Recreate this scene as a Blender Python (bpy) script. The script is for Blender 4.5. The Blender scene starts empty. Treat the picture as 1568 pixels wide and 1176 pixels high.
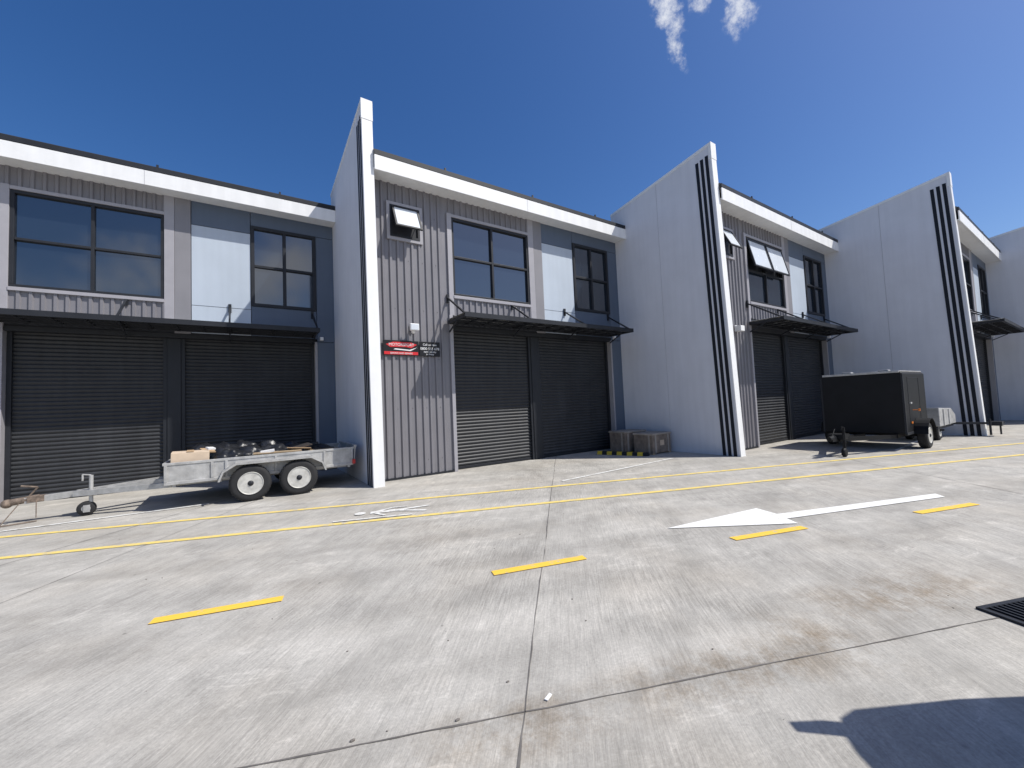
import bpy, bmesh, math, random
from mathutils import Vector, Matrix, noise
random.seed(7)
sc=bpy.context.scene
sc.view_settings.view_transform='Standard'; sc.view_settings.look='None'; sc.view_settings.exposure=0
COL=bpy.context.collection

# ------------------------------------------------------------------ materials
def nt(name):
    m=bpy.data.materials.new(name); m.use_nodes=True
    t=m.node_tree; b=t.nodes['Principled BSDF']; return m,t,b
def N(t,typ,**k):
    n=t.nodes.new(typ)
    for a,v in k.items():
        if a.startswith('_'): n.inputs[a[1:].replace('_',' ')].default_value=v
        else: setattr(n,a,v)
    return n
def mat(name,col,rough=.6,metal=0,var=.08,scale=4,bump=0,bscale=40,streak=0,ior=None,spec=None):
    m,t,b=nt(name); L=t.links
    b.inputs['Roughness'].default_value=rough; b.inputs['Metallic'].default_value=metal
    if ior: b.inputs['IOR'].default_value=ior
    if spec is not None: b.inputs['Specular IOR Level'].default_value=spec
    tc=N(t,'ShaderNodeTexCoord')
    n1=N(t,'ShaderNodeTexNoise',_Scale=scale,_Detail=4.0,_Roughness=.6)
    L.new(tc.outputs['Object'],n1.inputs['Vector'])
    mr=N(t,'ShaderNodeMapRange'); mr.inputs[1].default_value=.3; mr.inputs[2].default_value=.7
    mr.inputs[3].default_value=1-var; mr.inputs[4].default_value=1+var
    L.new(n1.outputs['Fac'],mr.inputs[0])
    out=mr.outputs[0]
    if streak:
        mp=N(t,'ShaderNodeMapping'); mp.inputs['Scale'].default_value=(5,5,.35)
        n2=N(t,'ShaderNodeTexNoise',_Scale=1.5,_Detail=3.0)
        L.new(tc.outputs['Object'],mp.inputs[0]); L.new(mp.outputs[0],n2.inputs['Vector'])
        m2=N(t,'ShaderNodeMapRange'); m2.inputs[1].default_value=.35; m2.inputs[2].default_value=.75
        m2.inputs[3].default_value=1; m2.inputs[4].default_value=1-streak
        L.new(n2.outputs['Fac'],m2.inputs[0])
        mu=N(t,'ShaderNodeMath',operation='MULTIPLY'); L.new(out,mu.inputs[0]); L.new(m2.outputs[0],mu.inputs[1]); out=mu.outputs[0]
    vm=N(t,'ShaderNodeVectorMath',operation='SCALE'); vm.inputs[0].default_value=col
    L.new(out,vm.inputs['Scale']); L.new(vm.outputs[0],b.inputs['Base Color'])
    rr=N(t,'ShaderNodeMapRange'); rr.inputs[3].default_value=max(0,rough-.06); rr.inputs[4].default_value=min(1,rough+.08)
    L.new(n1.outputs['Fac'],rr.inputs[0]); L.new(rr.outputs[0],b.inputs['Roughness'])
    if bump:
        nb=N(t,'ShaderNodeTexNoise',_Scale=bscale,_Detail=2.0); L.new(tc.outputs['Object'],nb.inputs['Vector'])
        bp=N(t,'ShaderNodeBump',_Strength=bump,_Distance=.01); L.new(nb.outputs['Fac'],bp.inputs['Height']); L.new(bp.outputs[0],b.inputs['Normal'])
    return m
M={}
M['white_wall']=mat('painted_white_plaster',(.67,.675,.71),.85,var=.04,scale=1.2,bump=.15,bscale=60,streak=.06)
M['white_trim']=mat('white_trim_paint',(.82,.82,.81),.5,var=.03,scale=3,streak=.08)
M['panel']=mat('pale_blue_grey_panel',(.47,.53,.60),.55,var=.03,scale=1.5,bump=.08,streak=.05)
M['panel_shade']=mat('slate_shade_panel',(.095,.125,.175),.5,var=.05,scale=1.5,bump=.08,streak=.06)  # darker copy of the panel: eave and fin shadow put into the colour
M['pil']=mat('grey_panel',(.225,.220,.235),.55,var=.05,scale=2,streak=.06)
M['clad']=mat('grey_corrugated_steel',(.205,.198,.212),.42,var=.06,scale=1.5,streak=.14)
M['flash']=mat('light_grey_flashing',(.34,.33,.35),.45,var=.05)
M['dark']=mat('charcoal_steel',(.018,.020,.025),.5,var=.15,spec=.35)
M['door']=mat('charcoal_roller_door',(.036,.038,.042),.5,var=.16,scale=2,streak=.25,spec=.35)
M['canopy']=mat('grey_canopy_sheet',(.30,.31,.32),.5,var=.08)
M['stripe']=mat('dark_stripe_paint',(.012,.014,.020),.6,spec=.25)
M['roof']=mat('charcoal_roofing',(.04,.042,.048),.5)
M['glass']=mat('tinted_window_glass',(.012,.018,.028),.02,var=.1,scale=.6,ior=2.3)
M['frost_glare']=mat('frosted_glare_glass',(.62,.66,.70),.25,var=.03)  # pale base paints a bright reflection on open sashes; also frosted floodlight lens
M['galv']=mat('galvanised_steel',(.47,.465,.45),.5,metal=.3,var=.2,scale=9,bump=.15,bscale=25,streak=.2)
M['rub']=mat('tyre_rubber',(.018,.018,.019),.8,var=.25,scale=12,bump=.2)
M['rim']=mat('painted_rim',(.55,.54,.50),.45,metal=.2,var=.2,scale=10)
M['rust']=mat('weathered_steel',(.17,.13,.10),.8,var=.5,scale=20,bump=.3)
M['peb']=mat('grey_pebble',(.16,.145,.13),.85,var=.4,scale=20)
M['card']=mat('cardboard',(.42,.29,.17),.85,var=.12,scale=6)
M['card2']=mat('pale_cardboard',(.58,.46,.34),.85,var=.1,scale=6)
M['wood']=mat('timber',(.36,.27,.17),.75,var=.25,scale=7)
M['bag']=mat('black_plastic_bag',(.015,.016,.019),.36,var=.3,scale=8,bump=.7,bscale=22)
M['black']=mat('black_paint',(.009,.0095,.011),.55,var=.25,scale=3,bump=.05,spec=.22)
M['amber']=mat('amber_lens',(.8,.22,.02),.25)
M['red']=mat('red_lens',(.5,.02,.02),.3)
M['signblk']=mat('sign_black',(.012,.012,.014),.45,var=.1,spec=.3)
M['signred']=mat('sign_red',(.62,.02,.025),.4,var=.05)
M['signwht']=mat('sign_white',(.8,.8,.8),.4,var=.02)
M['crate']=mat('weathered_crate',(.22,.175,.14),.8,var=.35,scale=6,bump=.2)
M['cratelid']=mat('crate_lid',(.33,.29,.25),.7,var=.25,scale=5)
M['hazy']=mat('hazard_yellow',(.65,.45,.03),.6,var=.1)
M['blue']=mat('van_white_paint',(.6,.62,.64),.3,var=.03)
M['joint']=mat('joint_sealant',(.14,.13,.12),.9,var=.4,scale=6)

def paint_mat(name,col,wear):
    m,t,b=nt(name);L=t.links
    tc=N(t,'ShaderNodeTexCoord'); n1=N(t,'ShaderNodeTexNoise',_Scale=9.0,_Detail=8.0,_Roughness=.78)
    L.new(tc.outputs['Object'],n1.inputs['Vector'])
    cr=N(t,'ShaderNodeMapRange'); cr.inputs[1].default_value=wear; cr.inputs[2].default_value=wear+.10
    L.new(n1.outputs['Fac'],cr.inputs[0])
    mx=N(t,'ShaderNodeMix',data_type='RGBA'); mx.inputs['A'].default_value=(*col,1); mx.inputs['B'].default_value=(.42,.39,.345,1)
    mu=N(t,'ShaderNodeMath',operation='MULTIPLY'); mu.inputs[1].default_value=.85; L.new(cr.outputs[0],mu.inputs[0])
    L.new(mu.outputs[0],mx.inputs['Factor']); L.new(mx.outputs['Result'],b.inputs['Base Color'])
    b.inputs['Roughness'].default_value=.75
    return m
M['ypaint']=paint_mat('worn_yellow_road_paint',(.76,.58,.16),.51)
M['ypaint2']=paint_mat('yellow_road_paint',(.82,.52,.06),.55)
M['wpaint']=paint_mat('white_road_paint',(.78,.78,.75),.56)
M['wpaint2']=paint_mat('worn_white_road_paint',(.70,.70,.67),.49)

def concrete():
    m,t,b=nt('broomed_concrete');L=t.links
    tc=N(t,'ShaderNodeTexCoord')
    def noi(scale,det=8.0,rough=.6,rot=None,sc_=None,dist=0.0):
        n=N(t,'ShaderNodeTexNoise',_Scale=scale,_Detail=float(det),_Roughness=rough,_Distortion=dist)
        if rot is not None:
            mp=N(t,'ShaderNodeMapping',vector_type='TEXTURE'); mp.inputs['Rotation'].default_value=(0,0,rot); mp.inputs['Scale'].default_value=(1/sc_[0],1/sc_[1],1)
            L.new(tc.outputs['Object'],mp.inputs[0]); L.new(mp.outputs[0],n.inputs['Vector'])
        else: L.new(tc.outputs['Object'],n.inputs['Vector'])
        return n.outputs['Fac']
    def rng(s,a,b_,c,d):
        r=N(t,'ShaderNodeMapRange'); 
        for i,v in enumerate((a,b_,c,d)): r.inputs[i+1].default_value=v
        L.new(s,r.inputs[0]); return r.outputs[0]
    def mul(a,b_):
        r=N(t,'ShaderNodeMath',operation='MULTIPLY'); L.new(a,r.inputs[0])
        if isinstance(b_,float): r.inputs[1].default_value=b_
        else: L.new(b_,r.inputs[1])
        return r.outputs[0]
    def mx1(v,fac):
        n=N(t,'ShaderNodeMix',data_type='FLOAT'); n.inputs['A'].default_value=1.0; L.new(fac,n.inputs['Factor']); L.new(v,n.inputs['B']); return n.outputs['Result']
    A=math.radians(49)
    v=rng(noi(.45,3),.3,.7,.87,1.07)
    v=mul(v,rng(noi(1.9,9,.76),.3,.72,.76,1.17))
    v=mul(v,rng(noi(1.0,6,.78,A,(1.6,9,1)),.3,.7,.88,1.10))
    stre=noi(1.0,4,.7,A,(4,58,1))
    v=mul(v,mx1(rng(stre,.34,.66,.78,1.16),rng(noi(.8,3),.36,.60,0.1,1.0)))
    grain=noi(55,4,.8)
    v=mul(v,rng(grain,.3,.7,.82,1.14))
    v=mul(v,mx1(rng(noi(2.6,10,.85,math.radians(-12),(.8,1.8,1),.9),.52,.62,1.0,1.28),rng(noi(.6,2),.44,.58,0.0,1.0)))
    vo=N(t,'ShaderNodeTexVoronoi',_Scale=2.3); L.new(tc.outputs['Object'],vo.inputs['Vector'])
    v=mul(v,rng(vo.outputs['Distance'],.012,.04,.55,1.0))
    v=mul(v,rng(noi(.8,3,.5,math.radians(-20.7),(.06,2.4,1)),.38,.66,1.04,.88))
    for (cx,cy,Rr,wd,dk) in ((-1.5,9.5,7.2,.10,.88),(-1.5,9.5,8.7,.11,.90),(9,-4.0,7.4,.10,.88),(9,-4.0,6.0,.10,.90),(3.5,12.5,8.3,.09,.92)):
        sb=N(t,'ShaderNodeVectorMath',operation='DISTANCE'); sb.inputs[1].default_value=(cx,cy,0); L.new(tc.outputs['Object'],sb.inputs[0])
        d1=N(t,'ShaderNodeMath',operation='SUBTRACT'); d1.inputs[1].default_value=Rr; L.new(sb.outputs['Value'],d1.inputs[0])
        d2=N(t,'ShaderNodeMath',operation='ABSOLUTE'); L.new(d1.outputs[0],d2.inputs[0])
        v=mul(v,mx1(rng(d2.outputs[0],wd*.5,wd*1.3,dk,1.0),rng(grain,.35,.55,.2,1.0)))
    col=N(t,'ShaderNodeVectorMath',operation='SCALE'); col.inputs[0].default_value=(.455,.435,.395)
    L.new(v,col.inputs['Scale'])
    def spot(x,y,rx,ry,rot):
        mp=N(t,'ShaderNodeMapping',vector_type='TEXTURE'); mp.inputs['Location'].default_value=(x,y,0); mp.inputs['Rotation'].default_value=(0,0,rot); mp.inputs['Scale'].default_value=(rx,ry,1)
        L.new(tc.outputs['Object'],mp.inputs[0])
        ln=N(t,'ShaderNodeVectorMath',operation='LENGTH'); L.new(mp.outputs[0],ln.inputs[0])
        return rng(ln.outputs['Value'],.2,1.0,1.0,0.0)
    s1=spot(2.3,1.25,1.3,.30,math.radians(-20)); s2=spot(4.0,1.0,1.2,.40,math.radians(-20)); s3=spot(1.1,1.65,.7,.25,math.radians(-20)); s4=spot(2.9,1.1,.35,.5,.3)
    acc=s1
    for s in(s2,s3,s4):
        a=N(t,'ShaderNodeMath',operation='MAXIMUM'); L.new(acc,a.inputs[0]); L.new(s,a.inputs[1]); acc=a.outputs[0]
    st=mul(acc,rng(noi(3.2,9,.78),.42,.60,0.0,1.0))
    mx=N(t,'ShaderNodeMix',data_type='RGBA',blend_type='MULTIPLY'); mx.inputs['B'].default_value=(.60,.52,.43,1)
    L.new(mul(st,.9),mx.inputs['Factor']); L.new(col.outputs[0],mx.inputs['A'])
    mx2=N(t,'ShaderNodeMix',data_type='RGBA',blend_type='MULTIPLY'); mx2.inputs['B'].default_value=(.98,.94,.89,1)
    L.new(rng(noi(.7,3),.45,.7,0.0,.6),mx2.inputs['Factor']); L.new(mx.outputs['Result'],mx2.inputs['A'])
    L.new(mx2.outputs['Result'],b.inputs['Base Color'])
    b.inputs['Roughness'].default_value=.9; b.inputs['Specular IOR Level'].default_value=.3
    bp=N(t,'ShaderNodeBump',_Strength=.5,_Distance=.006)
    L.new(stre,bp.inputs['Height'])
    L.new(bp.outputs[0],b.inputs['Normal'])
    return m
M['conc']=concrete()

# ------------------------------------------------------------------ mesh helpers
def empty(name,loc=(0,0,0),rotz=0):
    e=bpy.data.objects.new(name,None); e.location=loc; e.rotation_euler=(0,0,rotz); e.empty_display_size=.3; COL.objects.link(e); return e
def obj(name,bm,m,parent=None,bevel=0,smooth=False):
    me=bpy.data.meshes.new(name); bmesh.ops.recalc_face_normals(bm,faces=bm.faces[:]); bm.to_mesh(me); bm.free()
    if isinstance(m,(list,tuple)):
        for q in m: me.materials.append(M[q])
    else: me.materials.append(M[m])
    o=bpy.data.objects.new(name,me); COL.objects.link(o)
    if parent: o.parent=parent
    if smooth:
        for p in me.polygons: p.use_smooth=True
    if bevel:
        b=o.modifiers.new('b','BEVEL'); b.width=bevel; b.segments=2; b.limit_method='ANGLE'
    return o
def box(bm,x0,x1,y0,y1,z0,z1,mi=0):
    v=[bm.verts.new(p) for p in [(x0,y0,z0),(x1,y0,z0),(x1,y1,z0),(x0,y1,z0),(x0,y0,z1),(x1,y0,z1),(x1,y1,z1),(x0,y1,z1)]]
    for f in [(0,3,2,1),(4,5,6,7),(0,1,5,4),(1,2,6,5),(2,3,7,6),(3,0,4,7)]:
        q=bm.faces.new([v[i] for i in f]); q.material_index=mi
    return v
def boxes(name,L,m,parent=None,bevel=0):
    bm=bmesh.new()
    for b in L: box(bm,*b)
    return obj(name,bm,m,parent,bevel)
def prism(bm,poly,axis,a,b,mi=0):
    def mk(p,h): return {'x':(h,p[0],p[1]),'y':(p[0],h,p[1]),'z':(p[0],p[1],h)}[axis]
    v0=[bm.verts.new(mk(p,a)) for p in poly]; v1=[bm.verts.new(mk(p,b)) for p in poly]
    n=len(poly); fs=[bm.faces.new(v0),bm.faces.new(v1[::-1])]
    for i in range(n): fs.append(bm.faces.new([v0[i],v0[(i+1)%n],v1[(i+1)%n],v1[i]]))
    for f in fs: f.material_index=mi
def bar(bm,p,q,r=.02,n=8,sq=False,mi=0):
    p=Vector(p);q=Vector(q);d=(q-p);d.normalize()
    up=Vector((0,0,1)) if abs(d.z)<.95 else Vector((0,1,0))
    a=d.cross(up).normalized(); b=a.cross(d).normalized()
    if sq: n=4
    off=math.pi/4 if sq else 0
    R=r*(math.sqrt(2) if sq else 1)
    r0=[bm.verts.new(p+(a*math.cos(off+2*math.pi*i/n)+b*math.sin(off+2*math.pi*i/n))*R) for i in range(n)]
    r1=[bm.verts.new(q+(a*math.cos(off+2*math.pi*i/n)+b*math.sin(off+2*math.pi*i/n))*R) for i in range(n)]
    fs=[bm.faces.new(r0),bm.faces.new(r1[::-1])]
    for i in range(n): fs.append(bm.faces.new([r0[i],r0[(i+1)%n],r1[(i+1)%n],r1[i]]))
    for f in fs: f.material_index=mi
def lathe(bm,prof,c,axis='y',n=40,mi=0):
    rings=[]
    for r,h in prof:
        ring=[]
        for i in range(n):
            a=2*math.pi*i/n; u,v=r*math.cos(a),r*math.sin(a)
            p={'y':(u,h,v),'x':(h,u,v),'z':(u,v,h)}[axis]
            ring.append(bm.verts.new(Vector(c)+Vector(p)))
        rings.append(ring)
    for k in range(len(rings)-1):
        for i in range(n):
            f=bm.faces.new([rings[k][i],rings[k][(i+1)%n],rings[k+1][(i+1)%n],rings[k+1][i]]); f.material_index=mi; f.smooth=True
    for ring in (rings[0],rings[-1]):
        try: f=bm.faces.new(ring); f.material_index=mi
        except Exception: pass
def corr_v(bm,x0,x1,z0,z1,y,pitch=.165,dep=.032):
    pts=[(x0,y)]
    x=x0+.03
    while x+.11<x1:
        pts+= [(x,y),(x+.018,y-dep),(x+.062,y-dep),(x+.080,y)]
        x+=pitch
    pts.append((x1,y))
    a=[bm.verts.new((p[0],p[1],z0)) for p in pts]; b=[bm.verts.new((p[0],p[1],z1)) for p in pts]
    for i in range(len(pts)-1): 
        if (a[i].co-a[i+1].co).length>1e-5: bm.faces.new([a[i],a[i+1],b[i+1],b[i]])
def roller(bm,x0,x1,z0,z1,y,pitch=.082,dep=.024):
    z=z0;pts=[]
    while z<z1-.001:
        for k,(dz,dy) in enumerate([(0,0),(.010,-.3),(.030,-.85),(.045,-1),(.060,-.85),(.076,-.3)]):
            if z+dz<z1: pts.append((z+dz,y+dy*dep))
        z+=pitch
    a=[bm.verts.new((x0,p[1],p[0])) for p in pts]; b=[bm.verts.new((x1,p[1],p[0])) for p in pts]
    for i in range(len(pts)-1):
        f=bm.faces.new([a[i],b[i],b[i+1],a[i+1]])

# ------------------------------------------------------------------ layout constants (metres)
PX,PY=7.8892,-2.9392
F0=Vector((2.1633-PX,8.146-PY,0))
T=.21; HF=7.96; SL=.1476; RK=.234; W=.5686; ROOFZ=6.79
UW=PX
def Fi(i): return F0+Vector((PX,PY,0))*i

def window(par,name,u0,u1,z0,z1,y,cols=2,rows=2,fr=.06,open_top=False,split=.5):
    bm=bmesh.new(); ya,yb=y-.03,y+.07
    box(bm,u0,u1,ya,yb,z1-fr,z1); box(bm,u0,u1,ya,yb,z0,z0+fr)
    box(bm,u0,u0+fr,ya,yb,z0+fr,z1-fr); box(bm,u1-fr,u1,ya,yb,z0+fr,z1-fr)
    zm=z0+(z1-z0)*split; um=(u0+u1)/2
    box(bm,um-fr*.45,um+fr*.45,ya+.004,yb,z0+fr,z1-fr)
    box(bm,u0+fr,um-fr*.45,ya+.006,yb,zm-fr*.4,zm+fr*.4); box(bm,um+fr*.45,u1-fr,ya+.006,yb,zm-fr*.4,zm+fr*.4)
    obj(name+'_frame',bm,'dark',par,.004)
    bm=bmesh.new()
    for (a,b_) in ((u0+fr,um-fr*.45),(um+fr*.45,u1-fr)):
        for (c,d) in ((z0+fr,zm-fr*.4),(zm+fr*.4,z1-fr)):
            if open_top and c>zm: continue
            t1,t2=random.uniform(-.008,.008),random.uniform(-.008,.008)
            yy=y+.035
            vs=[bm.verts.new(p) for p in [(a,yy+t1,c),(b_,yy-t1,c),(b_,yy-t1+t2,d),(a,yy+t1+t2,d)]]
            bm.faces.new(vs)
    obj(name+'_glass',bm,'glass',par)
    boxes(name+'_reveal',[(u0,u1,y+.12,y+.14,z0,z1)],'dark',par)
    if open_top:
        for (a,b_) in ((u0+fr,um-fr*.45),(um+fr*.45,u1-fr)):
            sash(par,a,b_,zm+.02,z1-fr,y-.03,13)
def sash(par,a,b_,z0,z1,y,ang,fm='dark'):
    h=z1-z0; R=Matrix.Translation((0,y,z1))@Matrix.Rotation(math.radians(-ang),4,'X')
    bm=bmesh.new(); f=.04
    box(bm,a,b_,-.02,.02,-h,-h+f); box(bm,a,b_,-.02,.02,-f,0); box(bm,a,a+f,-.02,.02,-h+f,-f); box(bm,b_-f,b_,-.02,.02,-h+f,-f)
    bm.transform(R); obj('sash_frame',bm,fm,par)
    bm=bmesh.new(); box(bm,a+f,b_-f,-.006,.006,-h+f,-f); bm.transform(R); obj('sash_glass',bm,'frost_glare',par)  # whiteness of the pane is reflected light put into its colour
    bm=bmesh.new()
    for x in (a+.02,b_-.02):
        q=R@Vector((x,0,-h*.8)); bar(bm,q,(x,y+.02,z1-h*.55),.008)
    obj('sash_stay',bm,'dark',par)

def unit(i):
    g=Fi(i-1); yf=W
    e=empty('industrial_unit',(g.x,g.y,0))
    c0=T; c1=UW
    boxes('wall_core',[(c0,2.0,yf+.03,yf+.25,0,6.5),(2.0,c1,yf+.25,yf+.4,3.30,4.1),(2.0,c1,yf+.25,yf+.4,6.1,6.5),(7.47,c1,yf+.03,yf+.25,0,3.3),
        (4.56,6.0,yf+.03,yf+.25,3.4,6.5)],'pil',e)
    bm=bmesh.new()
    corr_v(bm,c0+.02,2.0,0.04,6.5,yf); corr_v(bm,2.0,4.56,3.66,4.09,yf); corr_v(bm,2.0,4.56,6.10,6.5,yf)
    obj('corrugated_cladding',bm,'clad',e)
    bm=bmesh.new()
    for zz in (.35,1.5,2.6,3.7,4.8,5.9):
        x=c0+.05+.11
        while x<1.95:
            box(bm,x-.006,x+.006,yf-.006,yf,zz-.006,zz+.006); x+=.33
    obj('cladding_screws',bm,'dark',e)
    boxes('cladding_base_flashing',[(c0,2.05,yf-.045,yf+.02,0,.045)],'dark',e)
    boxes('cladding_flashing',[(1.99,2.11,yf-.045,yf+.1,3.66,6.13),(4.385,4.56,yf-.04,yf+.1,3.66,6.5),(2.11,4.385,yf-.043,yf+.05,6.05,6.12),(2.11,4.385,yf-.06,yf+.05,4.07,4.14)],'flash',e,.004)
    boxes('door_jamb',[(1.975,2.06,yf-.05,yf+.22,0,3.66),(7.40,7.46,yf-.03,yf+.22,0,3.34)],'flash',e,.004)
    boxes('grey_pilaster',[(4.563,4.85,yf-.035,yf+.03,3.40,6.5)],'pil',e,.004)
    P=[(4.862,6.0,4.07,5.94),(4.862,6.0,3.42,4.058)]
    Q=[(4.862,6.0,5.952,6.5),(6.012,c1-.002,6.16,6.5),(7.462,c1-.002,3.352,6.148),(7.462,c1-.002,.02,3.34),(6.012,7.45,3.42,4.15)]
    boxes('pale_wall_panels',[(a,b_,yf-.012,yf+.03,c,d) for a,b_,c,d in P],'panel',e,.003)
    boxes('shade_toned_wall_panels',[(a,b_,yf-.012,yf+.03,c,d) for a,b_,c,d in Q],'panel_shade',e,.003)  # these panels carry the eave and fin shade in their tone
    window(e,'upper_window',2.11,4.385,4.14,6.05,yf+.01,open_top=(i==3))
    window(e,'side_window',6.01,7.455,4.155,6.155,yf-.01,fr=.075)
    boxes('small_window_surround',[(.55,.62,yf-.06,yf,5.22,6.07),(1.30,1.37,yf-.06,yf,5.22,6.07),(.62,1.30,yf-.06,yf,6.0,6.07),(.62,1.30,yf-.06,yf,5.22,5.29)],'flash',e,.003)
    boxes('small_window_frame',[(.62,.67,yf-.07,yf,5.29,6.0),(1.25,1.30,yf-.07,yf,5.29,6.0),(.67,1.25,yf-.07,yf,5.95,6.0),(.67,1.25,yf-.07,yf,5.29,5.34)],'dark',e)
    boxes('small_window_reveal',[(.67,1.25,yf-.035,yf-.034,5.34,5.95)],'dark',e)
    sash(e,.66,1.26,5.36,5.97,yf-.075,26)
    bm=bmesh.new(); roller(bm,2.06,4.42,.07,3.30,yf+.20); roller(bm,4.66,7.40,.07,3.30,yf+.20)
    obj('roller_doors',bm,'door',e,smooth=True)
    boxes('door_bottom_rail',[(2.06,4.42,yf+.17,yf+.22,.012,.075),(4.66,7.40,yf+.17,yf+.22,.012,.075)],'dark',e,.005)
    boxes('door_post',[(4.42,4.66,yf+.10,yf+.24,0,3.3)],'dark',e,.006)
    boxes('door_guides',[(2.06,2.13,yf+.12,yf+.19,0,3.3),(4.35,4.415,yf+.12,yf+.19,0,3.3),(4.665,4.73,yf+.12,yf+.19,0,3.3),(7.33,7.397,yf+.12,yf+.19,0,3.3)],'dark',e)
    boxes('door_header',[(2.06,7.40,yf-.02,yf+.25,3.30,3.40),(2.06,4.56,yf+.0,yf+.1,3.405,3.66),(4.56,7.46,yf-.03,yf+.1,3.402,3.418)],'dark',e,.005)
    bm=bmesh.new(); y1=yf-.05; y0=yf-.92; z=3.47
    xa,xb=1.93,7.38
    box(bm,xa,xb,y0,y0+.05,z-.03,z+.05); box(bm,xa,xb,y1-.04,y1,z-.03,z+.05)
    br=[1.96,3.77,5.58,7.35]
    for x in br:
        box(bm,x-.025,x+.025,y0+.05,y1-.04,z-.03,z+.04)
        bar(bm,(x,y1+.03,z+.60),(x,y0+.05,z+.05),.018,sq=True)
        box(bm,x-.03,x+.03,y1-.0,y1+.04,z+.48,z+.68)
        bar(bm,(x,y1,z-.22),(x,y0+.45,z-.03),.014,sq=True)
    for k in range(1,3):
        yy=y0+.05+k*.27; box(bm,xa+.05,xb-.05,yy,yy+.03,z-.02,z+.03)
    x=xa+.45
    while x<xb-.3:
        box(bm,x,x+.03,y0+.05,y1-.04,z-.015,z+.028); x+=.45
    obj('canopy_frame',bm,'dark',e)
    bm=bmesh.new()
    xx=xa-.03; pts=[]
    while xx<xb+.03:
        pts+=[(xx,0),(xx+.03,.022),(xx+.06,.022),(xx+.09,0)]; xx+=.15
    a=[bm.verts.new((p[0],y0-.01,z+.056+p[1]*.4)) for p in pts]; b_=[bm.verts.new((p[0],y1,z+.065+p[1]*.4)) for p in pts]
    for k in range(len(pts)-1): bm.faces.new([a[k],a[k+1],b_[k+1],b_[k]])
    obj('canopy_sheet',bm,'canopy',e)
    boxes('canopy_edge',[(xa-.01,xb+.01,y0-.02,y0-.012,z-.03,z+.075)],'dark',e)
    o=.45
    boxes('fascia',[(c0+.002,c1-.002,yf-o,yf-o+.03,6.47,6.785)],'white_trim',e,.004)
    boxes('fascia_joint',[(c0+3.9,c0+3.906,yf-o-.002,yf-o+.01,6.47,6.785)],'flash',e)
    boxes('soffit',[(c0+.002,c1-.002,yf-o+.03,yf+.4,6.50,6.52)],'white_trim',e)
    bm=bmesh.new()
    prism(bm,[(yf-o+.05,6.79),(yf-o+.05,6.93),(yf+14,7.35),(yf+14,6.79)],'x',c0+.004,c1-.004)
    obj('roof',bm,'roof',e)
    boxes('roof_edge',[(c0+.004,c1-.004,yf-o+.005,yf-o+.05,6.80,6.90)],'dark',e)
    boxes('roof_bracket',[(x,x+.04,yf-o+.02,yf-o+.05,6.90,6.97) for x in (1.8,4.3,6.6)],'dark',e)
    boxes('pier_sensor',[(7.52,7.60,yf-.10,yf-.012,3.38,3.47)],'white_trim',e,.01)
    boxes('rear_wall',[(c0,c1,yf+13.8,yf+14,0,6.78)],'panel',e)
    boxes('party_wall',[(c0,c0+.05,yf+.41,yf+13.8,0,6.78)],'panel',e)
    return e
def fin(i):
    g=Fi(i); e=empty('fin_wall',(g.x,g.y,0)); L=-PY+W+.12
    def yfront(z): return RK*z/HF
    def ztop(y): return HF-SL*(y-RK)
    bm=bmesh.new(); yj=1.90
    prism(bm,[(yfront(0),0),(yj-.004,0),(yj-.004,ztop(yj)),(yfront(HF),HF)],'x',0,T)
    prism(bm,[(yj+.004,0),(L,0),(L,ztop(L)),(yj+.004,ztop(yj))],'x',0,T)
    obj('wall_panel',bm,'white_wall',e,.006)
    bm=bmesh.new(); prism(bm,[(yj-.02,0),(yj+.02,0),(yj+.02,ztop(yj)-.02),(yj-.02,ztop(yj)-.02)],'x',.01,T-.01); obj('panel_joint',bm,'flash',e)
    bm=bmesh.new()
    prism(bm,[(RK-.02,HF+.012),(RK-.02,HF-.06),(RK+.0,HF-.06),(L,ztop(L)-.06+.003),(L,ztop(L)+.012)],'x',-.012,T+.012)
    obj('cap_flashing',bm,'white_trim',e)
    bm=bmesh.new()
    prism(bm,[(yfront(HF-.42)-.012,HF-.42),(yfront(HF-.42)+.06,HF-.42),(RK+.05,HF-.03),(RK-.021,HF-.03)],'x',-.014,T+.014)
    obj('front_cap',bm,'white_trim',e)
    bm=bmesh.new()
    prism(bm,[(-.006,0),(.03,0),(yfront(HF-.43)+.03,HF-.43),(yfront(HF-.43)-.006,HF-.43)],'x',-.004,T+.004)
    obj('front_edge',bm,'white_trim',e)
    for sx,nm in ((0,'stripes_left'),(T,'stripes_right')):
        bm=bmesh.new()
        for k in range(3):
            a=.085+k*.135; b_=a+.082
            z1=HF-.30-.03*k
            xa,xb=(-.007,.001) if sx==0 else (T-.001,T+.007)
            prism(bm,[(yfront(0)+a,.0),(yfront(0)+b_,.0),(yfront(z1)+b_,z1),(yfront(z1)+a,z1)],'x',xa,xb)
        obj(nm,bm,'stripe',e)
    return e
for i in range(0,7): unit(i)
for i in range(-1,7): fin(i)

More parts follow.
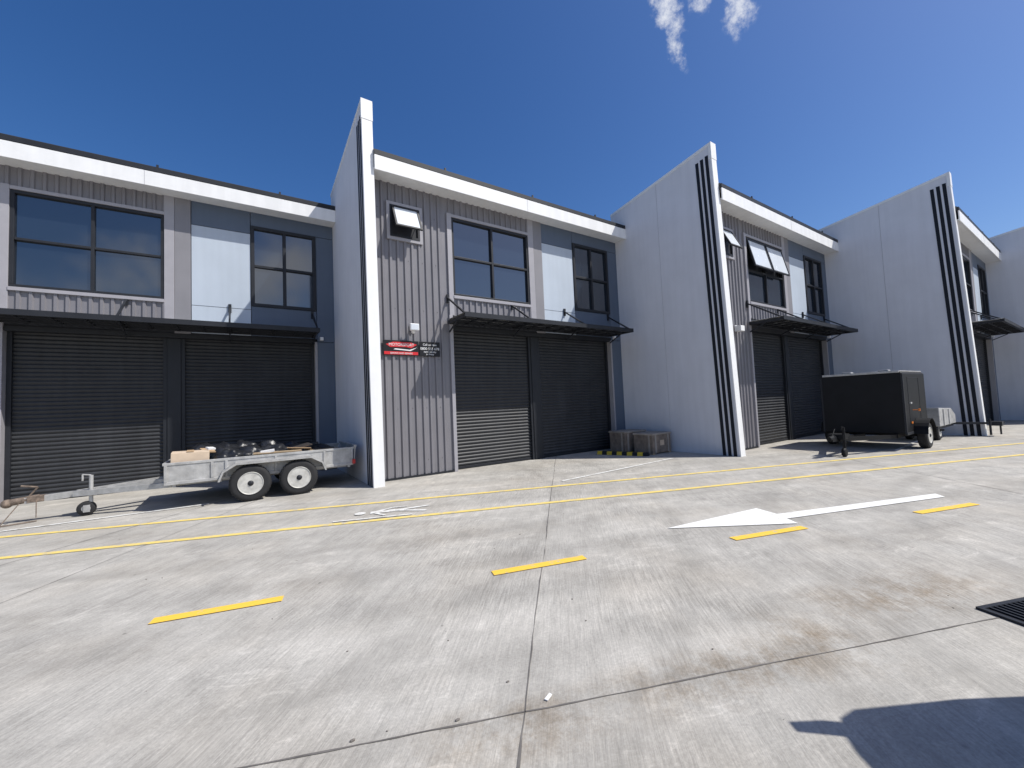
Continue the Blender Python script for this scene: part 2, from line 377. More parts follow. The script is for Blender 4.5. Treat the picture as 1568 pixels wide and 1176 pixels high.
# ------------------------------------------------------------------ ground
bm=bmesh.new(); s=400
bm.faces.new([bm.verts.new(p) for p in [(-s,-s,0),(s,-s,0),(s,s,0),(-s,s,0)]])
ground=obj('ground',bm,'conc')
def strip(bm,p,q,w,z=.004):
    p=Vector((*p,0));q=Vector((*q,0));d=(q-p).normalized();n=Vector((-d.y,d.x,0))*w/2
    L=(q-p).length; k=max(1,int(L/.5))
    prev=None
    for i in range(k+1):
        c=p+d*L*i/k; a=bm.verts.new(c+n+Vector((0,0,z))); b=bm.verts.new(c-n+Vector((0,0,z)))
        if prev: bm.faces.new([prev[0],prev[1],b,a])
        prev=(a,b)
D=Vector((math.cos(math.radians(20.71)),-math.sin(math.radians(20.71))))
bm=bmesh.new()
def jline(p,d,a,b,w=.008):
    p=Vector(p);d=Vector(d).normalized(); n=Vector((-d.y,d.x)); k=int((b-a)/.08); prev=None
    for i in range(k+1):
        t=a+(b-a)*i/k; c=p+d*t+n*(noise.noise(Vector((t*.8,p.x,p.y)))*.012+noise.noise(Vector((t*7,p.x,p.y)))*.004); ww=w*(1+1.2*noise.noise(Vector((t*5,p.y,0))))
        va=bm.verts.new((*(c+n*ww/2),.003)); vb=bm.verts.new((*(c-n*ww/2),.003))
        if prev: bm.faces.new([prev[0],prev[1],vb,va])
        prev=(va,vb)
jd=(.655,.756)
jline((.94,1.49),jd,-12,9.95)
jline((-4.6,4.0),jd,-8,9.0); jline((-1.9,5.05),(.52,.85),-.2,5.0,.006); jline((7.2,-.95),jd,-8,10.2)
jline((13,-3.3),jd,-8,9.0)
jline((0,2.19),(.925,-.38),-20,40); jline((0,-3.5),(.925,-.38),-20,40); jline((0,8.0),D,-12,30,.007)
obj('concrete_joints',bm,'joint')
def marking(name,segs,w,m,z=.006):
    bm=bmesh.new()
    for p,q in segs: strip(bm,p,q,w,z)
    return obj(name,bm,m)
marking('yellow_lane_line',[((-8*D.x,7.52+8*.3536),(45*D.x,7.52+45*D.y))],.10,'ypaint')
marking('yellow_lane_line',[((-8*D.x,6.345+8*.3536),(45*D.x,6.345+45*D.y))],.10,'ypaint')
segs=[((-.55,4.12),(.29,3.90)),((1.87,3.22),(2.75,2.97)),((4.26,2.35),(5.19,2.05)),((6.70,1.45),(7.68,1.12))]
for k in range(1,7): segs.append(((6.70+2.42*k,1.45-.87*k),(7.66+2.42*k,1.12-.87*k)))
segs.append(((-3.0,5.02),(-2.1,4.72)))
marking('yellow_centre_dashes',segs,.10,'ypaint2',.007)
marking('white_bay_line',[((5.09,6.02),(8.87,6.26))],.075,'wpaint2',.008)
marking('white_bay_line',[((-4.6,9.05),(-.43,8.89))],.075,'wpaint2',.008)
marking('white_bay_line',[((12.98,3.1),(16.7,3.3))],.075,'wpaint2',.009)
bm=bmesh.new()
for poly in ([(4.06,3.00),(5.29,2.15),(5.40,2.31),(5.52,2.47),(5.62,2.76)],[(5.40,2.31),(7.90,1.42),(8.05,1.54),(5.52,2.47)]):
    bm.faces.new([bm.verts.new((*p,.008)) for p in poly])
obj('white_direction_arrow',bm,'wpaint')
bm=bmesh.new()
def dl(p):
    q=Vector((1.40,6.28))+D*p[0]+Vector((-D.y,D.x))*p[1]; return (q.x,q.y)
for k,(a,b,w) in enumerate([((.20,0),(.55,.02),.13),((.55,.02),(1.05,.14),.07),((.55,.02),(1.0,-.16),.07),((.25,.02),(.50,.20),.05),((.5,.2),(.72,.2),.045),((.25,-.02),(.42,-.22),.05)]):
    strip(bm,dl(a),dl(b),w,.008+k*.0004)
c=dl((.06,0)); bm.faces.new([bm.verts.new((c[0]+.08*math.cos(t*.5236),c[1]+.08*math.sin(t*.5236),.0115)) for t in range(12)])
strip(bm,dl((-.25,-.32)),dl((.8,-.32)),.05,.0112)
obj('pedestrian_symbol',bm,'wpaint2')
e=empty('drain_grate',(4.09,.64,0),math.atan2(-.37,.93))
bm=bmesh.new(); box(bm,0,1.3,-.46,0,.001,.004); obj('pit',bm,'signblk',e)
bm=bmesh.new()
box(bm,0,1.3,-.03,0,.004,.016);box(bm,0,1.3,-.46,-.43,.004,.016);box(bm,0,.03,-.43,-.03,.004,.016);box(bm,1.27,1.3,-.43,-.03,.004,.016)
for k in range(1,28):
    x=.03+k*.0445; box(bm,x,x+.014,-.43,-.03,.004,.014)
box(bm,.03,1.27,-.237,-.223,.004,.0155)
obj('bars',bm,'dark',e)

bm=bmesh.new()
for k in range(60):
    x,y=random.uniform(-1.5,9),random.uniform(.6,7.5); r=random.uniform(.002,.006)
    m4=Matrix.Translation((x,y,r*.5))@Matrix.Rotation(random.random()*6,4,'Z')@Matrix.Diagonal((1.5,1,.6,1))
    bmesh.ops.create_icosphere(bm,subdivisions=1,radius=r,matrix=m4)
for x,y,r in [(.86,1.87,.009),(.60,1.70,.011),(1.2,1.95,.007),(.42,2.05,.009)]:
    bmesh.ops.create_icosphere(bm,subdivisions=1,radius=r,matrix=Matrix.Translation((x,y,r*.4))@Matrix.Diagonal((1.6,.9,.7,1)))
obj('gravel_debris',bm,'peb')
bm=bmesh.new(); prism(bm,[(1.28,1.705),(1.325,1.725),(1.32,1.742),(1.272,1.722)],'z',.004,.008); obj('paper_scrap',bm,'signwht')

# ------------------------------------------------------------------ signs and floodlight on unit 2
g=Fi(1); yf=g.y+W-.034
e=empty('business_sign',(g.x,yf,0))
boxes('board',[(.40,1.19,-.02,-.002,2.66,2.99)],'signblk',e,.002)
boxes('red_strip',[(.42,1.17,-.024,-.0205,2.68,2.745)],'signred',e)
bm=bmesh.new(); prism(bm,[(.46,2.90),(.62,2.955),(1.0,2.955),(1.15,2.91),(1.02,2.83),(.9,2.85),(.55,2.84)],'y',-.024,-.0205); obj('red_logo',bm,'signred',e)
bm=bmesh.new(); prism(bm,[(.62,2.79),(1.0,2.765),(1.16,2.85),(.98,2.79),(.66,2.812)],'y',-.027,-.0243); obj('white_swoosh',bm,'signwht',e)
def text(body,x,z,size,y,par,m='signwht'):
    c=bpy.data.curves.new('lettering','FONT'); c.body=body; c.size=size; c.extrude=.001; c.materials.append(M[m]); c.align_x='CENTER'
    o=bpy.data.objects.new('lettering',c); o.location=(x,y,z); o.rotation_euler=(math.pi/2,0,0); o.parent=par; COL.objects.link(o)
text('MOTORSPORT',.80,2.868,.085,-.0285,e); text('SERVICE AND REPAIRS',.795,2.692,.05,-.0285,e)
e=empty('phone_sign',(g.x,yf,0))
boxes('board',[(1.21,1.70,-.02,-.002,2.66,2.99)],'signblk',e,.002)
text('Call us now',1.455,2.90,.07,-.0225,e); text('0800 555 678',1.455,2.805,.082,-.0225,e); text('open monday\nto friday',1.455,2.745,.055,-.0225,e)
e=empty('floodlight',(g.x+1.05,yf,3.22))
boxes('bracket',[(-.05,.05,-.03,0,.0,.16)],'white_trim',e,.006)
boxes('head',[(-.10,.10,-.20,-.14,-.02,.13)],'white_trim',e,.01)
boxes('lens',[(-.085,.085,-.205,-.2005,-.005,.115)],'frost_glare',e)
bm=bmesh.new(); bar(bm,(0,-.02,.1),(0,-.16,.06),.02); bmesh.ops.create_uvsphere(bm,u_segments=16,v_segments=10,radius=.045,matrix=Matrix.Translation((0,-.09,-.03))); obj('sensor',bm,'white_trim',e)
g3=Fi(2); e=empty('floodlight',(g3.x+1.2,g3.y+W-.034,3.22))
boxes('bracket',[(-.05,.05,-.03,0,.0,.16)],'white_trim',e,.006); boxes('head',[(-.10,.10,-.20,-.03,-.02,.13)],'white_trim',e,.01)

# ------------------------------------------------------------------ wheels
def wheel(par,c,r=.315,w=.19,side=-1,name='wheel',holes=8):
    s=side
    bm=bmesh.new(); hw=w/2
    prof=[(r*.62,-hw*.9),(r*.80,-hw),(r*.93,-hw*.93),(r*.985,-hw*.72),(r,-hw*.4),(r,hw*.4),(r*.985,hw*.72),(r*.93,hw*.93),(r*.80,hw),(r*.62,hw*.9)]
    lathe(bm,prof,c,'y',48); 
    for k in range(36):
        a=2*math.pi*k/36
        for yy in (-hw*.62,hw*.2):
            m4=Matrix.Translation(c)@Matrix.Rotation(a,4,'Y')@Matrix.Translation((0,yy+hw*.2,r))
            bmesh.ops.create_cube(bm,size=1,matrix=m4@Matrix.Diagonal((.03,hw*.55,.012,1)))
    obj(name+'_tyre',bm,'rub',par)
    bm=bmesh.new(); R=r*.62
    o=s*hw
    lathe(bm,[(R,o*.92),(R*1.0,o*1.02),(R*.95,o*1.02),(R*.90,o*.6),(R*.62,o*.45),(R*.55,o*.72),(R*.30,o*.74),(R*.26,o*.74)],c,'y',40)
    obj(name+'_rim',bm,'rim',par)
    bm=bmesh.new()
    for k in range(holes):
        a=2*math.pi*k/holes; p=Vector(c)+Vector((R*.76*math.cos(a),o*.60,R*.76*math.sin(a)))
        lathe(bm,[(R*.13,-.014),(R*.13,.014)],p,'y',12)
    lathe(bm,[(R*.24,o*.5),(R*.24,o*.95),(R*.16,o*1.12),(.001,o*1.14)],c,'y',20)
    obj(name+'_holes_hub',bm,'dark',par)
    bm=bmesh.new()
    for k in range(5):
        a=2*math.pi*k/5; p=Vector(c)+Vector((R*.41*math.cos(a),o*.78,R*.41*math.sin(a)))
        lathe(bm,[(R*.06,-.012),(R*.06,.012)],p,'y',6)
    obj(name+'_nuts',bm,'galv',par)

# ------------------------------------------------------------------ tandem trailer
e=empty('utility_trailer',(0,0,0))
x0,x1,ya,yb,zb,zt=-1.02,1.93,8.80,10.30,.47,.76
boxes('deck',[(x0,x1,ya+.03,yb-.03,zb,zb+.02)],'galv',e)
bm=bmesh.new()
t=.022
box(bm,x0,x1,ya,ya+t,zb-.04,zt-.03); box(bm,x0,x1,yb-t,yb,zb-.04,zt-.03); box(bm,x0,x0+t,ya+t,yb-t,zb-.04,zt-.03)
obj('side_panels',bm,'galv',e)
bm=bmesh.new()
for y in (ya-.012,yb-.033): box(bm,x0-.02,x1+.02,y,y+.045,zt-.03,zt+.012)
box(bm,x0-.02,x0+.025,ya+.033,yb-.033,zt-.03,zt+.012)
for y in (ya-.018,yb-.022): 
    box(bm,x0,x1,y,y+.04,zb-.06,zb-.01)
    for x in (x0,x0+.62,-.2,.55,1.38,x1-.04): box(bm,x,x+.04,y-.004,y+.036,zb-.01,zt-.03)
obj('rails_and_posts',bm,'galv',e,.004)
bm=bmesh.new(); Rm=Matrix.Translation((x1+.03,0,zb-.02))@Matrix.Rotation(math.radians(4),4,'Y')
box(bm,-.012,.012,ya+.02,yb-.02,0,.33); box(bm,-.03,.03,ya+.01,yb-.01,.32,.36)
for y in (ya+.1,9.55,yb-.15): box(bm,-.03,-.012,y,y+.04,0,.32)
bm.transform(Rm); obj('tailgate',bm,'galv',e,.003)
bm=bmesh.new()
for y in (ya+.22,yb-.28): box(bm,x0-.05,x1,y,y+.06,zb-.11,zb-.02)
for x in (x0+.1,-.3,.4,1.1,x1-.1): box(bm,x,x+.05,ya+.02,yb-.02,zb-.10,zb-.01)
cy=9.55
bar(bm,(x0+.1,ya+.15,zb-.07),(-2.20,cy-.06,.36),.042,sq=True); bar(bm,(x0+.1,yb-.15,zb-.07),(-2.20,cy+.06,.36),.042,sq=True)
bar(bm,(x0,cy,zb-.06),(-2.75,cy,.33),.045,sq=True)
obj('drawbar',bm,'galv',e)
bm=bmesh.new()
bar(bm,(-2.60,cy,.36),(-2.92,cy,.32),.05,n=12); bmesh.ops.create_uvsphere(bm,u_segments=14,v_segments=10,radius=.066,matrix=Matrix.Translation((-2.94,cy,.31)))
bar(bm,(-2.72,cy,.38),(-2.62,cy,.52),.012); bar(bm,(-2.62,cy,.52),(-2.80,cy,.56),.014)
bar(bm,(-2.62,cy-.06,.33),(-2.62,cy-.06,.06),.006); bar(bm,(-2.8,cy-.05,.3),(-2.95,cy-.2,.015),.007); bar(bm,(-2.95,cy-.2,.015),(-2.6,cy-.1,.015),.009)
box(bm,-2.72,-2.54,cy-.06,cy+.06,.30,.39)
obj('coupling',bm,'rust',e)
bm=bmesh.new()
jx=-2.0; jy=cy-.12
bar(bm,(jx,jy,.20),(jx,jy,.64),.027,n=12); bar(bm,(jx,jy,.12),(jx,jy,.3),.02)
bar(bm,(jx,jy,.64),(jx-.10,jy,.66),.010); bar(bm,(jx-.10,jy,.66),(jx-.10,jy,.56),.013)
box(bm,jx-.05,jx+.05,jy+.03,jy+.08,.30,.42); box(bm,jx-.08,jx,jy-.055,jy-.05,.06,.16); box(bm,jx-.08,jx,jy+.05,jy+.055,.06,.16); box(bm,jx-.08,jx,jy-.05,jy+.05,.16,.17)
obj('jockey_stand',bm,'galv',e)
bm=bmesh.new(); lathe(bm,[(.03,-.035),(.10,-.04),(.115,-.025),(.115,.025),(.10,.04),(.03,.035)],(jx-.05,jy,.115),'y',24); obj('jockey_wheel',bm,'rub',e)
bm=bmesh.new(); lathe(bm,[(.055,-.042),(.055,.042)],(jx-.05,jy,.115),'y',16); obj('jockey_hub',bm,'galv',e)
for xw in (.17,.93):
    wheel(e,(xw,8.665,.315),.315,.185,-1); wheel(e,(xw,10.44,.315),.315,.185,1)
bm=bmesh.new()
for xw in (.17,.93): bar(bm,(xw,8.7,.315),(xw,10.4,.315),.025,sq=True)
for y in (8.95,10.15):
    for xw in (.17,.93):
        bar(bm,(xw-.3,y,.36),(xw,y,.29),.018,sq=True); bar(bm,(xw,y,.29),(xw+.3,y,.36),.018,sq=True)
obj('axles_and_springs',bm,'rust',e)
for ys,nm in ((8.545,'mudguard'),(10.30,'mudguard')):
    bm=bmesh.new()
    prof=[(-.30,.40),(-.24,.56),(-.05,.69),(1.15,.69),(1.34,.56),(1.40,.40)]
    inner=[(-.285,.40),(-.228,.553),(-.046,.678),(1.146,.678),(1.328,.553),(1.385,.40)]
    for k in range(5):
        prism(bm,[prof[k],prof[k+1],inner[k+1],inner[k]],'y',ys,ys+.25)
    lip=[(-.27,.40),(-.215,.545),(-.035,.655),(1.135,.655),(1.315,.545),(1.37,.40)]
    yl=ys if ys<9 else ys+.242
    for k in range(5): prism(bm,[prof[k],prof[k+1],lip[k+1],lip[k]],'y',yl-.002,yl+.008)
    obj(nm,bm,'galv',e)
boxes('tail_lamp',[(x1-.02,x1+.03,ya-.10,ya-.015,zb-.03,zb+.06)],'red',e,.006)
def blob(bm,c,sx,sy,sz,seed,amp=.30):
    tmp=bmesh.new(); bmesh.ops.create_icosphere(tmp,subdivisions=4,radius=1)
    for v in tmp.verts:
        n=v.co.normalized(); q=n*2.2+Vector((seed*7.1,seed*3.3,0))
        d=1+amp*noise.noise(q)+amp*.6*abs(noise.noise(q*2.7))+amp*.35*abs(noise.noise(q*6))
        v.co=Vector((n.x*sx*d,n.y*sy*d,n.z*sz*d))+Vector(c)
    me=bpy.data.meshes.new('t'); tmp.to_mesh(me); tmp.free(); bm.from_mesh(me)
bm=bmesh.new()
for k,(x,y,a,b,c) in enumerate([(-.25,9.6,.28,.3,.27),(.15,9.25,.30,.25,.24),(.05,9.85,.3,.28,.27),(.55,9.9,.3,.25,.25),(-.55,9.95,.25,.25,.27),(.95,9.95,.28,.22,.22),(1.45,9.6,.28,.3,.18),(-.12,9.1,.25,.18,.22),(.62,9.22,.25,.2,.20),(.6,9.5,.3,.3,.22),(1.3,9.9,.3,.25,.2)]):
    blob(bm,(x,y,zb+c*.85),a,b,c,k+1)
obj('rubbish_bags',bm,'bag',e,smooth=True)
def rbox(bm,c,s,rz,rx=0,ry=0):
    bmesh.ops.create_cube(bm,size=1,matrix=Matrix.Translation(c)@Matrix.Rotation(rz,4,'Z')@Matrix.Rotation(rx,4,'X')@Matrix.Rotation(ry,4,'Y')@Matrix.Diagonal((*s,1)))
bm=bmesh.new(); rbox(bm,(-.70,9.10,zb+.24),(.52,.44,.42),.06,0,.03)
obj('cardboard_box',bm,'card2',e,.008)
bm=bmesh.new(); rbox(bm,(-.70,9.10,zb+.458),(.10,.45,.006),.06,0,.03); rbox(bm,(-.44,9.42,zb+.42),(.26,.20,.02),.4,.3,.1); obj('box_flaps',bm,'card',e)
bm=bmesh.new(); rbox(bm,(1.02,9.25,zb+.33),(.42,.34,.015),-.2,-.15,.08); rbox(bm,(1.1,9.5,zb+.36),(.30,.22,.02),.3,.1,-.2); obj('cardboard_sheets',bm,'card',e)
bm=bmesh.new(); rbox(bm,(.62,8.98,zb+.315),(.8,.10,.02),.04,.1,.02); rbox(bm,(1.45,9.2,zb+.27),(.6,.07,.03),.2,0,.03); obj('timber_offcuts',bm,'wood',e)
bm=bmesh.new(); rbox(bm,(.45,9.0,zb+.345),(.22,.10,.04),-.15,.1,-.1); rbox(bm,(-.42,9.2,zb+.47),(.12,.1,.03),.5,.2,.1); obj('white_offcuts',bm,'signwht',e)

# ------------------------------------------------------------------ enclosed box trailer
e=empty('enclosed_box_trailer',(0,0,0))
X0,X1,Y0,Y1,Z0,Z1=13.08,15.0,2.88,4.52,.40,1.90
bm=bmesh.new()
prism(bm,[(Y0,Z0),(Y1,Z0),(Y1,Z1-.06),(Y1-.06,Z1),(Y0+.06,Z1),(Y0,Z1-.06)],'x',X0,X1)
obj('body',bm,'black',e,.02)
boxes('top_trim',[(X0-.012,X0+.02,Y0+.05,Y1-.05,Z1-.035,Z1+.014),(X0+.021,X1,Y0+.045,Y0+.075,Z1-.01,Z1+.016),(X0+.021,X1,Y1-.075,Y1-.045,Z1-.01,Z1+.016)],'galv',e,.004)
boxes('corner_trim',[(X0-.008,X0+.03,Y0-.008,Y0+.03,Z0,Z1-.06),(X0-.008,X0+.03,Y1-.03,Y1+.008,Z0,Z1-.06),(X0-.01,X1,Y0-.012,Y0+.02,Z0-.03,Z0+.03)],'dark',e,.003)
boxes('roof_vents',[(X0+.25,X0+.45,Y0+.3,Y0+.5,Z1,Z1+.06),(X0+.25,X0+.45,Y1-.6,Y1-.4,Z1,Z1+.06),(X0+1.2,X0+1.45,3.5,3.8,Z1,Z1+.06)],'galv',e,.015)
boxes('side_door_lines',[(X0+.35,X0+.362,Y0-.006,Y0+.001,Z0+.1,Z1-.15),(X0+1.3,X0+1.312,Y0-.006,Y0+.001,Z0+.1,Z1-.15),(X0+.362,X0+1.3,Y0-.006,Y0+.001,Z1-.162,Z1-.15)],'dark',e)
boxes('side_door_handle',[(X0+.40,X0+.50,Y0-.03,Y0,1.1,1.14)],'galv',e,.004)
bm=bmesh.new(); ym=3.70
for y in (Y0+.15,Y1-.2): box(bm,X0-.05,X1+.05,y,y+.06,Z0-.10,Z0-.0)
bar(bm,(X0,Y0+.2,Z0-.06),(11.35,ym-.03,.38),.045,sq=True); bar(bm,(X0,Y1-.2,Z0-.06),(11.35,ym+.03,.38),.045,sq=True); bar(bm,(X0,ym,Z0-.06),(11.0,ym,.40),.045,sq=True)
bar(bm,(11.2,ym,.44),(10.92,ym,.42),.05,n=12); bar(bm,(11.1,ym,.46),(11.28,ym,.62),.012); box(bm,11.3,11.65,ym-.15,ym+.15,.38,.50)
bar(bm,(11.35,ym-.14,.06),(11.35,ym-.14,.66),.03,n=12); bar(bm,(11.35,ym-.14,.66),(11.24,ym-.14,.68),.01); bar(bm,(11.24,ym-.14,.68),(11.24,ym-.14,.6),.012)
lathe(bm,[(.03,-.03),(.09,-.035),(.10,0),(.09,.035),(.03,.03)],(11.32,ym-.14,.10),'y',20)
bar(bm,(14.0,2.75,.31),(14.0,4.65,.31),.03,sq=True)
obj('drawbar_frame',bm,'black',e)
for y in (2.76,4.64): wheel(e,(14.0,y,.315),.315,.19,-1 if y<3 else 1)
for y in (2.62,4.53):
    bm=bmesh.new(); pr=[];pi_=[]
    for k in range(13):
        a=math.radians(5+170*k/12); pr.append((14.0+.40*math.cos(a),.335+.40*math.sin(a))); pi_.append((14.0+.385*math.cos(a),.335+.385*math.sin(a)))
    for k in range(12): prism(bm,[pr[k],pr[k+1],pi_[k+1],pi_[k]],'y',y,y+.25)
    obj('mudguard',bm,'black',e)
boxes('side_marker',[(13.5,13.58,Y0-.02,Y0,.62,.67)],'amber',e,.004)
bm=bmesh.new(); bar(bm,(13.62,Y0-.02,.95),(13.62,Y0-.12,.95),.008); box(bm,13.60,13.64,Y0-.15,Y0-.12,.92,.98); obj('marker_lamp',bm,'amber',e)

e=empty('galvanised_trailer',(0,0,0))
bm=bmesh.new(); prism(bm,[(15.5,.42),(17.35,.42),(17.35,.66),(16.9,.86),(15.5,.92)],'y',2.75,3.75); obj('tray_with_lid',bm,'galv',e,.01)
boxes('ribs',[(15.9,15.94,2.73,2.75,.42,.87),(16.5,16.54,2.73,2.75,.42,.85)],'galv',e)
bm=bmesh.new(); bar(bm,(17.3,2.85,.4),(17.85,2.2,.38),.03,sq=True); bar(bm,(17.3,3.6,.4),(17.85,2.2,.38),.03,sq=True); bar(bm,(17.75,2.15,.05),(17.75,2.15,.50),.025); box(bm,15.5,17.3,2.8,2.86,.34,.42); box(bm,15.5,17.3,3.6,3.66,.34,.42); bar(bm,(16.2,2.8,.28),(16.2,3.7,.28),.025,sq=True)
bar(bm,(17.85,2.2,.38),(18.4,1.98,.36),.03,sq=True); box(bm,17.95,18.2,1.95,2.15,.3,.42); bar(bm,(18.1,2.0,.05),(18.1,2.0,.35),.02)
obj('frame',bm,'dark',e)
wheel(e,(16.2,2.96,.26),.26,.15,-1); wheel(e,(16.2,3.52,.26),.26,.15,1)

# ------------------------------------------------------------------ crates by fin 2
def crate(x0,x1,y0,y1,h,rz):
    e=empty('storage_crate',((x0+x1)/2,(y0+y1)/2,0),rz); a,b=(x1-x0)/2,(y1-y0)/2
    boxes('body',[(-a,a,-b,b,.03,h-.05)],'crate',e,.012)
    boxes('lid',[(-a-.02,a+.02,-b-.02,b+.02,h-.05,h)],'cratelid',e,.01)
    boxes('slats',[(-a+.1,-a+.16,-b-.015,-b,.03,h-.05),(a-.16,a-.1,-b-.015,-b,.03,h-.05),(-a-.015,-a,-b+.08,-b+.13,.03,h-.05)],'cratelid',e,.003)
    boxes('label',[(-.08,.1,-b-.006,-b-.001,h*.4,h*.65)],'card2',e)
    boxes('feet',[(-a,-a+.1,-b,b,0,.03),(a-.1,a,-b,b,0,.03)],'wood',e)
crate(9.10,9.92,7.02,7.62,.56,.03); crate(8.98,9.85,7.80,8.38,.60,-.04)
e=empty('hazard_kerb_stop',(8.62,7.62,0),math.radians(-68))
bm=bmesh.new()
for k in range(10): prism(bm,[(-.07,0),(.07,0),(.045,.09),(-.045,.09)],'x',-.7+k*.14,-.7+(k+1)*.14,mi=k%2)
o=obj('stop_block',bm,['hazy','signblk'],e)

# ------------------------------------------------------------------ unseen cab-over truck beside the camera, added to cast the foreground shadow
ax=Vector((.83,-.558,0)).normalized()
e=empty('unseen_shadow_truck',(3.34,.0,0),math.atan2(ax.y,ax.x))
bm=bmesh.new(); prism(bm,[(0,.45),(0,1.15),(-.14,1.85),(-.25,1.99),(-1.7,2.01),(-1.7,.45)],'x',0,1.75); obj('cab',bm,'blue',e,.16)
bm=bmesh.new(); prism(bm,[(-.004,1.16),(-.135,1.80),(-.145,1.80),(-.012,1.16)],'x',.14,1.61); obj('windscreen',bm,'glass',e)
boxes('side_windows',[(-.006,.002,-1.1,-.25,1.18,1.7),(1.748,1.756,-1.1,-.25,1.18,1.7)],'glass',e)
boxes('box_body',[(-.08,1.83,-5.2,-1.8,.7,2.0)],'white_trim',e,.02)
boxes('bumper',[(.02,1.73,-.05,.04,.3,.5)],'dark',e,.02); boxes('headlamps',[(.12,.38,0,.02,.6,.75),(1.37,1.63,0,.02,.6,.75)],'signwht',e,.01)
boxes('chassis',[(.5,.6,-5.1,-.2,.5,.66),(1.15,1.25,-5.1,-.2,.5,.66)],'dark',e)
bm=bmesh.new(); bar(bm,(0,-.22,1.30),(-.28,-.16,1.34),.012); bar(bm,(0,-.22,1.60),(-.28,-.16,1.56),.012); box(bm,-.36,-.20,-.22,-.16,1.28,1.62); obj('mirror_left',bm,'dark',e,.02)
bm=bmesh.new(); bar(bm,(1.75,-.12,1.30),(2.09,-.02,1.34),.012); box(bm,2.05,2.25,-.06,.0,1.28,1.62); obj('mirror_right',bm,'dark',e,.02)
bm=bmesh.new()
for yy in (-.85,-4.2):
    for xx in (.12,1.63): lathe(bm,[(.15,-.1),(.33,-.11),(.36,-.07),(.36,.07),(.33,.11),(.15,.1)],(xx,yy,.36),'x',28)
obj('wheels',bm,'rub',e)

# ------------------------------------------------------------------ camera
yaw,pi_,ro=[math.radians(a) for a in (33.897,2.8351,2.4427)]
fwd=Vector((math.sin(yaw)*math.cos(pi_),math.cos(yaw)*math.cos(pi_),math.sin(pi_)))
r0=Vector((math.cos(yaw),-math.sin(yaw),0)); u0=r0.cross(fwd)
R=r0*math.cos(ro)-u0*math.sin(ro); U=u0*math.cos(ro)+r0*math.sin(ro)
cam=bpy.data.cameras.new('camera'); cam.sensor_width=36; cam.lens=625.37/1568*36; cam.clip_end=2000; cam.clip_start=.05
co=bpy.data.objects.new('camera',cam); COL.objects.link(co)
m=Matrix((R,U,-fwd)).transposed().to_4x4(); m.translation=(0,0,1.5); co.matrix_world=m
sc.camera=co

# ------------------------------------------------------------------ light
d=Vector((-1,1,-1.84)).normalized()
sun=bpy.data.lights.new('sun','SUN'); sun.energy=5.0; sun.angle=math.radians(.5); sun.color=(1,.965,.905)
so=bpy.data.objects.new('sun',sun); so.rotation_euler=d.to_track_quat('-Z','Y').to_euler(); so.location=(10,-10,20); COL.objects.link(so)
w=bpy.data.worlds.new('World'); sc.world=w; w.use_nodes=True; t=w.node_tree; L=t.links
bg=t.nodes['Background']; bg.inputs['Strength'].default_value=.1
sky=N(t,'ShaderNodeTexSky',sky_type='NISHITA'); sky.sun_disc=False; sky.sun_elevation=math.radians(52.4); sky.sun_rotation=math.radians(135)
sky.air_density=1.0; sky.dust_density=1.3; sky.ozone_density=3.5; sky.altitude=0
hs=N(t,'ShaderNodeHueSaturation'); hs.inputs['Hue'].default_value=.509; hs.inputs['Saturation'].default_value=1.30; hs.inputs['Value'].default_value=1.22; L.new(sky.outputs[0],hs.inputs['Color'])
tc=N(t,'ShaderNodeTexCoord')
def vdot(v):
    n=N(t,'ShaderNodeVectorMath',operation='DOT_PRODUCT'); n.inputs[1].default_value=v; L.new(tc.outputs['Generated'],n.inputs[0]); return n.outputs['Value']
def mth(op,a,b=None,clamp=False):
    n=N(t,'ShaderNodeMath',operation=op); n.use_clamp=clamp
    for k,v in enumerate((a,b)):
        if v is None: continue
        if isinstance(v,(int,float)): n.inputs[k].default_value=v
        else: L.new(v,n.inputs[k])
    return n.outputs[0]
def smooth(v,a,b):
    n=N(t,'ShaderNodeMapRange',interpolation_type='SMOOTHSTEP'); n.inputs[1].default_value=a; n.inputs[2].default_value=b; n.inputs[3].default_value=0; n.inputs[4].default_value=1
    L.new(v,n.inputs[0]); return n.outputs[0]
Uv=Vector((.0078,-.0648,.9979))
C=Vector((.671,.368,.643)).normalized(); B=(Uv-C*C.dot(Uv)).normalized(); A=C.cross(B).normalized()
if A.x<0: A=-A
dc=mth('MAXIMUM',vdot(C),.05)
nz=N(t,'ShaderNodeTexNoise',_Scale=34.0,_Detail=8.0,_Roughness=.75); L.new(tc.outputs['Generated'],nz.inputs['Vector'])
nzc=N(t,'ShaderNodeTexNoise',_Scale=24.0,_Detail=4.0,_Roughness=.6); L.new(tc.outputs['Generated'],nzc.inputs['Vector'])
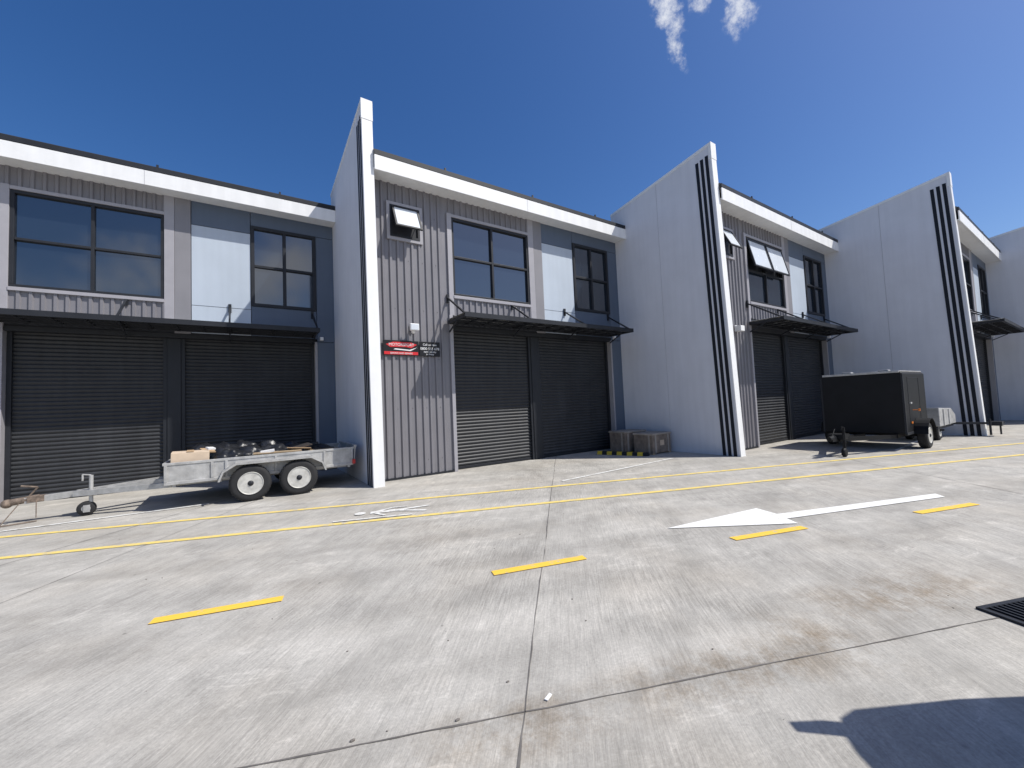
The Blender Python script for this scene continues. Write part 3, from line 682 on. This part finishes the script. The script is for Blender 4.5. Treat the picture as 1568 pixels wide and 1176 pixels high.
sep=N(t,'ShaderNodeSeparateXYZ'); L.new(nzc.outputs['Color'],sep.inputs[0])
a=mth('ADD',mth('DIVIDE',vdot(A),dc),mth('MULTIPLY',mth('SUBTRACT',sep.outputs[0],.5),.05)); b=mth('ADD',mth('DIVIDE',vdot(B),dc),mth('MULTIPLY',mth('SUBTRACT',sep.outputs[1],.5),.05))
acc=None
for (ca,cb,ra,rb,tilt,st) in [(-.050,.035,.028,.055,-.3,.85),(-.036,-.022,.018,.045,-.3,.6),(-.004,.052,.028,.042,-.2,.8),(.062,.022,.026,.058,-.15,.9),(.053,-.018,.015,.035,-.1,.5),(.150,.055,.035,.024,0,.7)]:
    da=mth('SUBTRACT',a,ca); db=mth('SUBTRACT',b,cb)
    da=mth('SUBTRACT',da,mth('MULTIPLY',db,tilt))
    q=mth('ADD',mth('POWER',mth('ABSOLUTE',mth('DIVIDE',da,ra)),2.0),mth('POWER',mth('ABSOLUTE',mth('DIVIDE',db,rb)),2.0))
    k=mth('MULTIPLY',mth('SUBTRACT',1.0,q,True),st)
    acc=k if acc is None else mth('MAXIMUM',acc,k)
dens=mth('MULTIPLY',smooth(mth('ADD',mth('MULTIPLY',acc,.45),mth('MULTIPLY',nz.outputs['Fac'],1.1)),.58,1.10),smooth(acc,.0,.6))
dens=mth('MULTIPLY',mth('MULTIPLY',dens,smooth(vdot(C),.5,.8)),.95,True)
C2=Vector((-.24,-.915,.36)).normalized()
nz3=N(t,'ShaderNodeTexNoise',_Scale=6.0,_Detail=7.0,_Roughness=.6); L.new(tc.outputs['Generated'],nz3.inputs['Vector'])
d2=mth('MULTIPLY',smooth(vdot(C2),.88,.96),smooth(nz3.outputs['Fac'],.40,.62))
dens=mth('MAXIMUM',dens,mth('MULTIPLY',d2,.95),True)
mx=N(t,'ShaderNodeMix',data_type='RGBA'); mx.inputs['B'].default_value=(8.0,8.3,9.0,1)
L.new(dens,mx.inputs['Factor']); L.new(hs.outputs[0],mx.inputs['A']); L.new(mx.outputs['Result'],bg.inputs['Color'])
